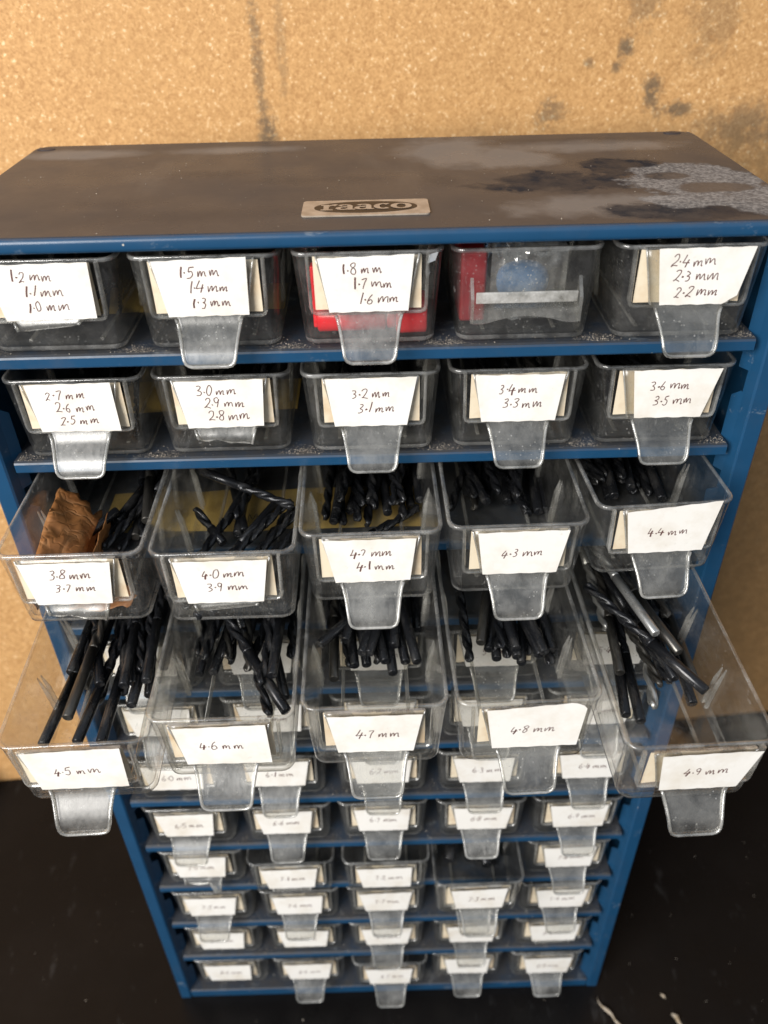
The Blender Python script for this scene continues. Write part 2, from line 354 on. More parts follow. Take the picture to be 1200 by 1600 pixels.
# the lid skin is a shallow sheet seated on the frame
b = MB(); r = 7; pts = []
for cx, cy, a0 in ((W - 1 - r, 1.2 + 1, 0), (W - 1 - r, DP - 1 - r, 0), (-W + 1 + r, DP - 1 - r, 90), (-W + 1 + r, 2.2, 90)):
    if cy < 10: pts.append((math.copysign(W - 1.0, cx), 2.0))
    else:
        for k in range(7):
            t = D2R(a0 + 15 * k); pts.append((cx + r * math.cos(t), cy + r * math.sin(t)))
b.loops([[(x, y, H - .6) for x, y in pts], [(x, y, H + .25) for x, y in pts]], 0, True, True, smooth=False)
b.build('lid', M['lid'], cab)
for x, y in ((-147, 131), (143, 134)):  # solid dark discs, their colour standing in for the shade inside the holes
    b = MB(); b.loops([[(x + 4.2 * math.cos(t * .393), y + 2.6 * math.sin(t * .393), H + z) for t in range(16)] for z in (.2, .45)], 0, True, True)
    b.build('mounting_hole_disc', M['hole'], cab)
for sg in (-1, 1):
    b = MB(); X = lambda x: sg * x
    prof = [(W, 0.4), (W - .8, -.4), (146.2, -.4), (145.4, .2), (141.6, 7)]
    back = [(W, 0.4), (W, DP)]
    b.box(*sorted((X(W), X(W - 1))), .9, DP, 0, 549)
    b.build('side_panel', M['blue'], cab)
    b = MB()
    seg = [0]
    fl = [(X(x), y) for x, y in prof]
    inner = [(X(x - (.9 if i < 3 else .4)), y + 1.1) for i, (x, y) in enumerate(prof)]
    loop = fl[:4] + [(X(143.9), 3.6)] + [(X(143.5), 4.6)] + list(reversed(inner[:4]))
    b.loops([[(x, y, z) for x, y in loop] for z in (0, 549)], 0, True, True, smooth=False)
    # notched inner lip between the shelves
    for k in range(0, 12):
        zt = SH(k) - (3 if k == 0 else 12); zb = SH(k + 1) - 12 + 8
        if k == 0: zt = 548.9
        lp = [(X(143.9), 3.7), (X(141.2), 8.2), (X(141.7), 8.6), (X(144.4), 4.1)]
        zs = (max(zb, 0), zt) if k else (SH(1) - 4, 548.9)
        zs = (max(SH(k + 1) - 10, .5), (SH(k) - 19 if k else 548.9))
        n0 = (2.6 if sg > 0 else 2.6)
        b.loops([[(x, y, zs[0]) for x, y in lp], [(x, y, zs[1] - 3) for x, y in lp],
                 [(lp[0][0], lp[0][1], zs[1]), (lp[1][0] + sg * 1.8, lp[1][1] - 3, zs[1]), (lp[2][0] + sg * 1.8, lp[2][1] - 3, zs[1]), (lp[3][0], lp[3][1], zs[1])]], 0, True, True, smooth=False)
    b.build('front_flange', M['blue'], cab)
b = MB(); b.box(-W + 1.1, W - 1.1, DP - 1.2, DP - .2, 1, 548.8); b.build('back_panel', M['inside'], cab)
for k in range(1, 12):
    z = SH(k); b = MB()
    lip = [(.0, z + .6), (.5, z), (1.6, z), (1.7, z + 3.6), (DP - 1.6, z + 3.6), (DP - 1.6, z + 5.0), (1.4, z + 5.2), (.4, z + 4.7), (0, z + 4.0)]
    b.loops([[(x, y, zz) for y, zz in lip] for x in (-141.9, -70, 0, 70, 141.1)], 0, True, True, smooth=False)
    b.build('shelf', M['shelf'], cab)
b = MB(); b.box(-145, 145, -.2, DP - 2, 0.2, 9.6); b.build('base', M['shelf'], cab, 1.2)

# maker's badge riveted to the lid
bd = empty('maker_badge_anchor'); bpy.data.objects.remove(bd)
b = MB(); c0 = Vector((.2, 25.6, H + .28)); hw, hd, rr = 22.6, 9.0, 1.6; pl = []
for sx_, sy_, a0 in ((1, -1, -90), (1, 1, 0), (-1, 1, 90), (-1, -1, 180)):
    for k in range(5): t = D2R(a0 + 22.5 * k); pl.append((c0.x + sx_ * (hw - rr) + rr * math.cos(t), c0.y + sy_ * (hd - rr) + rr * math.sin(t)))
b.loops([[(x, y, c0.z) for x, y in pl], [(x, y, c0.z + .5) for x, y in pl]], 0, True, True, smooth=False)
badge = b.build('badge', M['plate'], cab)
b = MB(); b.loops([[(c0.x + 18.4 * math.cos(t * .1309) * (1 - .0), c0.y + .1 + 6.9 * math.copysign(abs(math.sin(t * .1309)) ** .85, math.sin(t * .1309)), c0.z + z) for t in range(48)] for z in (.5, .56)], 0, True, True, smooth=False)
b.build('oval_field', M['oval'], badge)
b = MB(); zl = c0.z + .56; st = [0]
def stroke(pts, ws):
    st[0] += 1; P = []; z = zl + .04 + .012 * st[0]
    for i, p in enumerate(pts):
        a = pts[max(i - 1, 0)]; c = pts[min(i + 1, len(pts) - 1)]; dx, dy = c[0] - a[0], c[1] - a[1]; L = math.hypot(dx, dy) or 1
        w = ws[i] if isinstance(ws, (list, tuple)) else ws
        for s_ in (1, -1): P.append((p[0] - s_ * dy / L * w / 2, p[1] + s_ * dx / L * w / 2, z))
    b.add(P, [(2 * i + 1, 2 * i + 3, 2 * i + 2, 2 * i) for i in range(len(pts) - 1)], 0, False)
def ell(cx, cy, rx, ry, a0, a1, n=18): return [(cx + rx * math.cos(D2R(a0 + (a1 - a0) * i / n)), cy + ry * math.sin(D2R(a0 + (a1 - a0) * i / n))) for i in range(n + 1)]
def lw(pts, wv, wh): # heavy on verticals, thin on horizontals
    o = []
    for i in range(len(pts)):
        a = pts[max(i - 1, 0)]; c = pts[min(i + 1, len(pts) - 1)]; dx, dy = abs(c[0] - a[0]), abs(c[1] - a[1]); t = dy / (math.hypot(dx, dy) or 1); o.append(wh + (wv - wh) * t ** 2)
    return o
xh = 6.6; y0 = c0.y - xh / 2
def let_r(x):
    stroke([(x + 1.9, y0), (x + 1.9, y0 + xh)], 1.9); stroke([(x, y0 + .55), (x + 4.3, y0 + .55)], 1.1); stroke([(x, y0 + xh - .55), (x + 2, y0 + xh - .55)], 1.1)
    p = ell(x + 4.6, y0 + 3.9, 2.0, 2.2, 165, 60, 10); stroke(p, [1.0] * 6 + [1.4, 1.7, 2.0, 2.2, 2.0])
def let_a(x):
    p = [(x + 5.0, y0 + .5), (x + 5.0, y0 + 4.4)] + ell(x + 3.1, y0 + 4.4, 1.9, 1.7, 0, 160, 12); stroke(p, [1.9, 1.9] + lw(p, 1.9, .95)[2:])
    p = ell(x + 2.7, y0 + 1.95, 1.9, 1.45, 60, 340, 18); stroke(p, lw(p, 1.9, .95)); stroke([(x + 4.4, y0 + .5), (x + 6.9, y0 + .5)], 1.0); stroke([(x + 2.6, y0 + 3.6), (x + 5, y0 + 3.6)], .9)
def let_c(x):
    p = ell(x + 3.1, y0 + xh / 2, 2.4, xh / 2 - .5, 48, 312, 24); w = lw(p, 2.1, 1.0); w[0] = 1.8; w[1] = 1.7; stroke(p, w)
def let_o(x):
    p = ell(x + 3.5, y0 + xh / 2, 2.7, xh / 2 - .5, 0, 360, 32); stroke(p, lw(p, 2.2, 1.0))
let_r(c0.x - 16.0); let_a(c0.x - 10.6); let_a(c0.x - 3.9); let_c(c0.x + 3.2); let_o(c0.x + 9.2)
b.build('lettering', M['plate'], badge)

# yellow paper strips stuck on the top shelves
for k, x0, x1, lab in ((1, -139, -34, 'yellow paper strip under the left drawers of the top row'),
                       (2, -139, -32, 'yellow paper strip under the left drawers of the second row'),
                       (3, -121, 22, 'yellow paper strip with faded pencil marks under the 3.8 and 4.0 drawers')):
    z = SH(k) + 5.3; b = MB(); n = 14; ya, yb_ = (11, 42) if k == 3 else (38, 66)
    top = [[(x0 + (x1 - x0) * i / n + random.uniform(-.4, .4), y + random.uniform(-.8, .8), z + .12 + dz) for i in range(n + 1)] for y, dz in ((ya, 0), (ya + 1, .12), (yb_ - 1, .12), (yb_, 0))]
    b.loops(top, 0, closed=False)
    t = tag(b.build('paper_strip', M['tape']), lab, 'paper strip', 'yellow strips under the drawers')
    if k == 3: strip3 = t

# ---------------------------------------------------------------- handwriting
G = {'1': [[(.30, 1), (.24, .5), (.22, 0)]],
     '2': [[(.05, .80), (.18, .98), (.42, .98), (.50, .78), (.38, .48), (.12, .12), (.02, .02), (.22, .10), (.58, .02)]],
     '3': [[(.10, .94), (.34, 1.0), (.48, .84), (.40, .64), (.20, .54), (.44, .46), (.50, .22), (.34, .02), (.08, .03)]],
     '4': [[(.30, 1.0), (.12, .55), (.02, .30), (.20, .33), (.66, .36)], [(.52, .66), (.42, .30), (.34, -.08)]],
     '5': [[(.22, .98), (.14, .58), (.36, .60), (.50, .38), (.42, .10), (.22, .0), (.02, .06)], [(.22, .97), (.60, 1.0)]],
     '6': [[(.42, 1.0), (.18, .66), (.06, .28), (.18, .02), (.40, .04), (.48, .26), (.34, .44), (.12, .34)]],
     '7': [[(.06, .90), (.50, .95), (.36, .50), (.24, .0)]],
     '8': [[(.50, .88), (.30, 1.0), (.10, .86), (.16, .62), (.44, .40), (.46, .14), (.26, 0), (.06, .14), (.14, .40), (.44, .66), (.52, .86)]],
     '9': [[(.46, .86), (.26, 1.0), (.06, .84), (.08, .58), (.28, .50), (.46, .70), (.47, .86), (.42, .40), (.30, .0)]],
     '0': [[(.28, 1.0), (.08, .78), (.04, .30), (.22, .0), (.44, .12), (.52, .56), (.42, .90), (.26, 1.0)]],
     '?': [[(.05, .84), (.26, 1.0), (.46, .84), (.38, .50), (.22, .16)]],
     '.': [[(.14, .40), (.19, .415), (.24, .42)]],
     'm': [[(.02, .52), (.08, .04), (.22, .44), (.38, .54), (.42, .08), (.56, .44), (.74, .52), (.80, .06), (.92, .12)]],
     'M': [[(.04, .0), (.14, .95), (.38, .3), (.62, .98), (.72, .0)]], 'O': [[(.28, 1.0), (.04, .70), (.06, .2), (.34, .0), (.6, .3), (.56, .8), (.28, 1.0)]]}
ADV = {'.': .42, 'm': 1.16, '1': .44, ' ': .42, 'M': .9}
def smooth(p):
    if len(p) < 3: return p
    q = [p[0]]
    for i in range(len(p) - 1):
        p0, p1, p2, p3 = p[max(i - 1, 0)], p[i], p[i + 1], p[min(i + 2, len(p) - 1)]
        for t in (.34, .67, 1.0):
            q.append(tuple(.5 * (2 * p1[a] + (p2[a] - p0[a]) * t + (2 * p0[a] - 5 * p1[a] + 4 * p2[a] - p3[a]) * t * t + (3 * p1[a] - p0[a] - 3 * p2[a] + p3[a]) * t ** 3) for a in (0, 1)))
    return q
def text_strokes(s, x, z, h, rng, slope=0.):
    out = []; x0 = x; sl0 = rng.uniform(.02, .24)
    for ch in s:
        if ch != ' ':
            k = rng.uniform(.88, 1.12); dz = rng.uniform(-.08, .08) * h; sl = sl0 + rng.uniform(-.10, .10); jx = rng.uniform(.94, 1.14)
            for pl_ in G[ch]:
                pp = smooth([(a_ + rng.uniform(-.045, .045), b_ + rng.uniform(-.05, .05)) for a_, b_ in pl_]); out.append([(x + (px * jx + sl * pz) * h * k * .92, z + pz * h * k + dz + slope * (x - x0)) for px, pz in pp])
        x += ADV.get(ch, .68) * h * .92
    return out
def text_width(s, h): return sum(ADV.get(c, .68) for c in s) * h * .92

# ---------------------------------------------------------------- drawer meshes (shared)
HR, LEN = 34.5, 137.0
def rrect(hw, f, bk, z, r, n=5):
    p = []
    for cx, cy, a0 in ((hw - r, f + r, -90), (hw - r, bk - r, 0), (-hw + r, bk - r, 90), (-hw + r, f + r, 180)):
        for k in range(n + 1): t = D2R(a0 + 90 * k / n); p.append((cx + r * math.cos(t), cy + r * math.sin(t), z))
    return p
def tray_mesh():
    b = MB()
    def at(z): # half width, front, back on the outside
        t = z / HR; return 23.6 + 2.6 * t, 1.0 * (1 - t) + .1, LEN - 2 * (1 - t)
    L = [rrect(21.6, 3.4, LEN - 4, 0, 3.2), rrect(22.8, 1.9, LEN - 3, .35, 4.2)]
    for z in (1.3, 2.6, 5, 12, 20, 28, 32.6): L.append(rrect(*at(z), z, 5.0))
    hw, f, bk = at(33.2); L.append(rrect(hw + .35, f - .3, bk + .3, 33.2, 5.2))
    b.loops(L[:4], 1); b.loops(L[3:], 0)
    b.loops([L[0], [(x * .96, y * .97 + 2.2, z) for x, y, z in L[0]]], 0, False, True)
    b.loops([L[-1], rrect(hw + .45, f - .35, bk + .3, 34.1, 5.2), rrect(hw + .2, f - .1, bk, HR, 5.0), rrect(hw - .9, f + 1.0, bk - 1, HR, 4.1), rrect(hw - 1.1, f + 1.2, bk - 1.2, 34.1, 3.9)], 1)
    I = [rrect(hw - 1.1, f + 1.2, bk - 1.2, 34.1, 3.9)]
    for z in (28, 20, 12, 5, 3): h_, f_, b_ = at(z); I.append(rrect(h_ - 1.35, f_ + 1.4, b_ - 1.4, z, 3.7))
    I += [rrect(21.6, 3.9, LEN - 5, 1.6, 3.2), rrect(20.6, 4.9, LEN - 6, 1.35, 2.8)]
    b.loops(I, 0, False, True)
    for x in (-13.2, 13.2):                    # floor runners
        b.loops([[(x - .8, y, 1.36), (x - .45, y, 2.0), (x + .45, y, 2.0), (x + .8, y, 1.36)] for y in (9, LEN - 8)], 1, True, True, closed=True, smooth=False)
    for y in (38, 70, 102):                    # pointed divider guides on both walls
        for dy in (0, 2.8):
            for sg in (-1, 1):
                zt = 26 - dy * .6; w0 = 23.6 - 1.35; P = []
                for z, d in ((2.5, 1.5), (18, 1.5), (zt, .05)):
                    wx = w0 + 2.6 * z / HR
                    P.append([(sg * (wx + .02), y + dy - .45, z), (sg * (wx - d), y + dy - .35, z), (sg * (wx - d), y + dy + .35, z), (sg * (wx + .02), y + dy + .45, z)])
                b.loops(P, 1, True, True, smooth=False)
    return b.mesh('tray', [M['tray'], M['edge']])
def holder_mesh():
    b = MB()
    path = [(-20.6, 33.6), (-20.2, 15.4), (-19.7, 13.8), (-18.4, 13.2), (18.4, 13.2), (19.7, 13.8), (20.2, 15.4), (20.6, 33.6)]
    def yf(z): return 1.0 * (1 - z / HR) + .1
    L = []
    for i, (x, z) in enumerate(path):
        a = path[max(i - 1, 0)]; c = path[min(i + 1, 7)]; dx, dz = c[0] - a[0], c[1] - a[1]; l = math.hypot(dx, dz); nx, nz = -dz / l * .6, dx / l * .6
        L.append([(x + nx, yf(z) - .05, z + nz), (x + nx, -1.4, z + nz), (x + nx * .4, -1.8, z + nz * .4), (x - nx * .4, -1.8, z - nz * .4), (x - nx, -1.4, z - nz), (x - nx, yf(z) - .05, z - nz)])
    b.loops(L, 1, True, True, smooth=False)
    return b.mesh('label_holder', [M['tray'], M['edge']])
FULL = [(34.2, 17.9, -1.9), (30, 17.0, -1.95), (25, 15.9, -2.1), (20, 14.9, -2.3), (15.2, 14.0, -2.6), (14.4, 13.3, -2.75), (13.4, 12.1, -3.1), (11.6, 11.5, -4.0), (9.8, 11.0, -5.6), (7.8, 10.5, -7.7),
        (5.6, 10.1, -9.8), (3.6, 9.8, -11.3), (1.8, 9.5, -12.2), (.6, 8.9, -12.6), (-.1, 8.0, -12.75), (-.5, 6.6, -12.85)]
def handle_mesh(kind):
    rows = list(FULL); rng = random.Random(hash(kind) % 100)
    if kind == 'short': rows = FULL[:8] + [(10.2, 10.6, -5.2)]
    if kind == 'stub': rows = FULL[:7] + [(11.6, 11.2, -4.0)]
    if kind == 'jag': rows = FULL[:9]
    if kind == 'none': rows = FULL[:6]
    b = MB(); n = 12; fr = []; bkk = []
    for i, (z, hw, y) in enumerate(rows):
        a = rows[max(i - 1, 0)]; c = rows[min(i + 1, len(rows) - 1)]; ty, tz = c[2] - a[2], c[0] - a[0]; l = math.hypot(ty, tz); ny, nz = tz / l, -ty / l   # points forward (-y)
        th = 1.15; last = i == len(rows) - 1
        F, B = [], []
        for j in range(n + 1):
            u = j / n * 2 - 1; x = hw * u; zz, yy = z, y
            if last and kind == 'short': zz += -1.6 * (u * .5 + .5) - 1.2 * math.sin(j * 1.1) * .5; yy -= 1.0 * (u * .5 + .5)
            if last and kind == 'stub': zz += 1.0 * u + .3 * math.sin(j * 2.3)
            if last and kind == 'jag': zz += (-5.5 if u > .55 else -1.0 + 3.0 * abs(u + .2)) * (1 if u > .2 else .7); yy -= (3.5 if u > .55 else .5)
            F.append((x, yy + ny * .0 - .15 * u * u, zz)); B.append((x * .985, yy - ny * th, zz - nz * th))
        fr.append(F); bkk.append(B)
    loops = [F + list(reversed(B)) for F, B in zip(fr, bkk)]
    N = len(loops[0]); vs = [p for l in loops for p in l]; o = len(b.v); fs = []; mi = []
    b.v += vs
    for i in range(len(loops) - 1):
        for j in range(N):
            k = (j + 1) % N; b.f.append((o + i * N + j, o + i * N + k, o + (i + 1) * N + k, o + (i + 1) * N + j))
            side = j in (n, N - 1); b.mi.append(1 if side else 0); b.sm.append(not side)
    b.f.append(tuple(o + (len(loops) - 1) * N + j for j in range(N))); b.mi.append(1); b.sm.append(False)
    b.f.append(tuple(o + j for j in reversed(range(N)))); b.mi.append(1); b.sm.append(False)
    # moulded bead along the rim of the finger tab
    i0 = 6
    if kind == 'full':
        left = [Vector(fr[i][0]) + Vector((.5, -.25, 0)) for i in range(i0, len(rows))]; right = [Vector(fr[i][n]) + Vector((-.5, -.25, 0)) for i in range(len(rows) - 1, i0 - 1, -1)]
        b.tube(left + right, .62, 6, 1)
    else:
        for j, sg in ((0, .5), (n, -.5)):
            q = [Vector(fr[i][j]) + Vector((sg, -.25, 0)) for i in range(min(i0, len(rows) - 2), len(rows))]
            if len(q) > 1: b.tube(q, .55, 6, 1)
    for j, sg in ((0, .25), (n, -.25)):        # thick cut edge of the flap beside the label
        b.tube([Vector(fr[i][j]) + Vector((sg, -.1, 0)) for i in range(0, 6)], .42, 5, 1)
    return b.mesh('handle', [M['tab'], M['tabedge']])
TRAY = tray_mesh(); HOLD = holder_mesh(); HAND = {k: handle_mesh(k) for k in ('full', 'short', 'stub', 'jag', 'none')}
def card_mesh(rng):
    b = MB(); a = rng.uniform(-.5, .5)
    x0, x1 = -18.6 + rng.uniform(-.4, .6), 18.6 + rng.uniform(-.8, .3)
    b.loops([[(x0 + (x1 - x0) * i / 8, -.75 + .2 * math.sin(i * 1.3 + a) + dy, z + (rng.uniform(-.5, .3) if z > 30 else 0)) for i in range(9)] for z, dy in ((14.5, 0), (20, .1), (27, 0), (33.3, -.1))], 0, closed=False)
    b.loops([[(x0 + (x1 - x0) * i / 8, -.5 + .2 * math.sin(i * 1.3 + a) + dy, z) for i in range(9)] for z, dy in ((14.5, 0), (20, .1), (27, 0), (33.0, -.1))], 0, closed=False)
    return b.mesh('card', [M['cream']])

# x centre, front y, rim z, yaw, droop, writing, handle, (paper corner offsets), label text extra
DR = []
def row_default(r): return SH(r) + 5.3 + HR
SIZES = {1: ['1.2 mm|1.1 mm|1.0 mm', '1.5 mm|1.4 mm|1.3 mm', '1.8 mm|1.7 mm|1.6 mm', '', '2.4 mm|2.3 mm|2.2 mm'],
         2: ['2.7 mm|2.6 mm|2.5 mm', '3.0 mm|2.9 mm|2.8 mm', '3.2 mm|3.1 mm', '3.4 mm|3.3 mm', '3.6 mm|3.5 mm'],
         3: ['3.8 mm|3.7 mm', '4.0 mm|3.9 mm', '4.? mm|4.1 mm', '4.3 mm', '4.4 mm'],
         4: ['4.5 mm', '4.6 mm', '4.7 mm', '4.8 mm', '4.9 mm']}
for r in range(5, 13): SIZES[r] = ['%.1f mm' % (5 + (r - 5) * .5 + c * .1) for c in range(5)]
HK = {(1, 1): 'stub', (2, 2): 'short', (3, 1): 'short', (3, 2): 'stub', (7, 1): 'none', (9, 1): 'jag', (9, 2): 'stub', (9, 3): 'none', (11, 1): 'none', (11, 2): 'none', (11, 5): 'stub', (12, 1): 'none'}
POSE = {(3, 1): (-110, -46.5, 457.2, .3, 1.0), (3, 2): (-54.6, -48.5, 457.9, .2, .6), (3, 3): (-1.1, -40.0, 458.4, .7, 1.2), (3, 4): (53.7, -37.4, 458.2, .8, 2.0), (3, 5): (111.0, -27.0, 458.4, 3.0, .6),
        (4, 1): (-107.5, -91.5, 408.8, 1.5, 2.6), (4, 2): (-56.0, -85.2, 412.6, .4, 1.6), (4, 3): (-1.2, -82.5, 413.6, .5, 1.4), (4, 4): (54.3, -82.0, 413.4, 1.4, 1.0), (4, 5): (111.2, -98.8, 408.6, 1.8, 3.6),
        (9, 2): (-56.8, -6.5, 185.2, .6, .4), (9, 3): (.4, -7.6, 185.2, .3, .4), (9, 4): (54.8, -22.0, 184.8, .8, .9), (12, 3): (.9, -3.5, 49.6, 0, .2)}
# paper outline nudges: top-left x,z, top-right x,z, bottom-right x, bottom-left x
PAP = {(2, 1): (1, .4, -1.0, .6, 2.5, 0), (4, 4): (.6, 1.2, 2.6, 3.4, 3.6, .3), (3, 5): (.3, .2, 2.4, 3.2, 1.6, .2), (4, 1): (.4, 1.4, 1.2, 2.0, 3.4, 0), (4, 2): (.6, .4, -.4, .9, 3.2, .2), (1, 1): (0, 0, 1.6, .4, 4.0, 0),
       (4, 5): (1.6, .2, 2.4, .6, .6, .6), (1, 2): (0, 0, -1.6, .8, .6, 0), (2, 5): (3.0, .2, 2.0, .6, .3, 2.6), (1, 5): (3.2, .3, 2.4, .5, 1.5, 3.2), (3, 4): (1.0, .2, .8, .4, .6, .4), (2, 2): (.2, 0, -.4, .3, 1.2, 0)}
COLN = ['leftmost', 'second from left', 'middle', 'second from right', 'rightmost']
ROWN = {7: 'sixth row from the bottom', 8: 'fifth row from the bottom', 9: 'fourth row from the bottom', 10: 'third row from the bottom', 11: 'second row from the bottom', 12: 'bottom row'}
DRW = {}
for r in range(1, 13):
    for c in range(1, 6):
        rng = random.Random(r * 17 + c)
        p = POSE.get((r, c)) or ((c - 3) * 56 + rng.uniform(-.5, .5), 1.6 + rng.uniform(-.9, .7), row_default(r), rng.uniform(-.4, .4), 0)
        t = empty('storage_drawer'); R = Matrix.Rotation(D2R(p[3]), 3, 'Z') @ Matrix.Rotation(D2R(p[4]), 3, 'X')
        t.location = (Vector(p[:3]) - R @ Vector((0, 0, HR))) * S; t.rotation_euler = R.to_euler()
        DRW[r, c] = (t, R, Vector(p[:3]) - R @ Vector((0, 0, HR)))
        txt = SIZES[r][c - 1]; words = txt.replace('|', ' ').replace('4.? mm', '4.2 mm')
        hk = HK.get((r, c), 'full')
        brk = {'full': '', 'none': ', finger tab snapped off', 'stub': ', finger tab broken short', 'short': ', finger tab broken to a stub', 'jag': ', finger tab jaggedly broken'}[hk]
        rown = {1: 'the top row', 2: 'the second row down', 3: 'the upper open row', 4: 'the lower open row', 5: 'the row just below the open ones', 6: 'the next lower row'}.get(r) or 'the ' + ROWN[r]
        rng_txt = '' if not words else words.split()[0] if words.count('mm') < 2 else words.split()[-2] + ' to ' + words.split()[0]
        if not txt: lab = 'clear unlabelled drawer holding a blue capsule in film, in the top row'
        elif r in (5, 6): lab = 'clear half hidden drawer, %s in %s' % (COLN[c - 1], rown)
        elif r <= 4 and brk: lab = 'clear drawer with broken tab, %s in %s' % (COLN[c - 1], rown)
        elif r <= 4: lab = 'clear drawer%s, %s in %s, labelled %s' % (' with broken tab' if brk else '', COLN[c - 1], rown, rng_txt)
        else: lab = 'clear drawer%s, %s in %s' % (' with broken tab' if brk else '', COLN[c - 1], rown)
        if (r, c) == (9, 4): lab = 'clear drawer pulled half out, second from right in the fourth row from the bottom'
        tag(t, lab, 'drawer', 'clear drawers of the cabinet')
        link('tray', TRAY, t)
        if not txt: continue
        link('label_holder', HOLD, t)
        link('card', card_mesh(rng), t)
        link('handle', HAND[hk], t)
        # white paper label stuck on the flap
        a = PAP.get((r, c)) or (rng.uniform(-.6, .6), rng.uniform(-.5, .3), rng.uniform(-1.6, .4), rng.uniform(-.5, .5), rng.uniform(-.6, .9), rng.uniform(-.4, .4))
        TL = (-16.9 + a[0], 34.0 + a[1]); TR = (16.9 + a[2], 34.0 + a[3]); BR = (13.9 + a[4], 14.6 + rng.uniform(-.2, .3)); BL = (-13.7 + a[5], 14.5 + rng.uniform(-.2, .3))
        n, m_ = 12, 7; curl = rng.uniform(0, .7); big = (r, c) in PAP; P = []; ph = rng.uniform(0, 6)
        yb = -3.2
        def sheet_y(u, v): return yb - .12 - .7 * v - ((curl * .5 * (max(u - .75, 0) * 4) ** 2 * (1 - v) if big else 0) + .12 * math.sin(3 * u + ph) * math.sin(2.4 * v + ph))
        for j in range(m_ + 1):
            v = j / m_; L = []
            for i in range(n + 1):
                u = i / n
                x = (TL[0] * (1 - u) + TR[0] * u) * (1 - v) + (BL[0] * (1 - u) + BR[0] * u) * v
                z = (TL[1] * (1 - u) + TR[1] * u) * (1 - v) + (BL[1] * (1 - u) + BR[1] * u) * v
                if j in (0, m_): z += .16 * math.sin(i * 1.9 + ph) * (1 if 0 < i < n else 0)
                if (r, c) in ((4, 4), (1, 5)) and i >= n - 1:           # rounded corner of the sticker
                    if j == (0 if r == 4 else m_): x -= .9 * (1 + (i == n)); z -= (.35 if i < n else 1.5) * (1 if r == 4 else -1)
                L.append((x, sheet_y(u, v), z))
            P.append(L)
        b = MB(); b.loops(P, 0, closed=False)
        lb = b.build('label', M['paper'], t)
        b = MB(); lines = txt.split('|'); h = {1: 3.9, 2: 3.7, 3: 3.7}[len(lines)] if r < 5 else 3.9
        zz = {1: 22.5, 2: 26.2, 3: 28.2}[len(lines)]; stp = {1: 0, 2: 6.0, 3: 5.3}[len(lines)]; sh = {2: 1.6, 3: 1.8}.get(len(lines), 0)
        for i, ln in enumerate(lines):
            wdt = text_width(ln, h); x = -wdt / 2 + (i - (len(lines) - 1) / 2) * sh * rng.uniform(.6, 1.4) + rng.uniform(-.8, .8) + 1.0
            for s_ in text_strokes(ln, x, zz - i * stp, h, rng, .02):
                k0 = len(b.v); b.ribbon(s_, .34 if len(s_) > 8 else (.62 if len(s_) < 8 and s_[-1][1] - s_[0][1] < 1 and abs(s_[-1][0] - s_[0][0]) < 1 else .42), Vector((0, 0, 0)), Vector((1, 0, 0)), Vector((0, 0, 1)), .0)
                for q in range(k0, len(b.v)):
                    px, py, pz = b.v[q]; v = (33.9 - pz) / 19.4; u = .5 + px / (2 * (16.9 - 3 * v)); b.v[q] = (px, sheet_y(min(max(u, 0), 1), v) - .07, pz)
        b.build('handwriting', M['ink'], lb)

# faded pencil on the tape
b = MB()
for s_ in text_strokes('9', -103, 19, 7, random) + text_strokes('O M', -64, 17, 7, random):
    b.ribbon(s_, .5, Vector((0, 0, SH(3) + 5.3 + .34)), Vector((1, 0, 0)), Vector((0, 1, 0)), 0)
b.build('pencil_mark', M['pencil'], strip3)

# broken label holder of the unlabelled drawer
t, R, base = DRW[1, 4]
b = MB(); b.box(-17.8, 17.8, -3.6, -2.5, 16.2, 20.2); b.build('flap_remnant', M['frost'], t, .4)
b = MB(); n = 20; L = []
for i in range(n + 1):
    u = i / n * 2 - 1; x = 18.8 * u; zb = 8.6 + 2.6 * max(0, 1 - (u / .75) ** 2) ** 1.0
    L.append([(x, -2.6, zb), (x, -3.6, zb + .2), (x, -3.6, 14.0), (x, -2.6, 14.2), (x, 2.0, 14.0), (x, 2.0, 13.2), (x, -1.8, 13.2)])
b.loops(L, 0, True, True, smooth=False)
for sg in (-1, 1):
    x = 19.0 * sg
    b.add([(x - .6, 3.0, 10), (x - .6, -3.4, 9), (x - .6, -3.6, 18), (x - .6, 1.2, 24), (x + .6, 3.0, 10), (x + .6, -3.4, 9), (x + .6, -3.6, 18), (x + .6, 1.2, 24)],
          [(0, 1, 2, 3), (7, 6, 5, 4), (0, 4, 5, 1), (1, 5, 6, 2), (2, 6, 7, 3), (3, 7, 4, 0)], 1, False)
b.build('label_holder', [M['tab'], M['edge']], t)

def in_drawer(o, key):
    """stand a thing in a drawer: the same pose, but its own top-level object"""
    t, R, base = DRW[key]; o.location = base * S; o.rotation_euler = R.to_euler(); return o
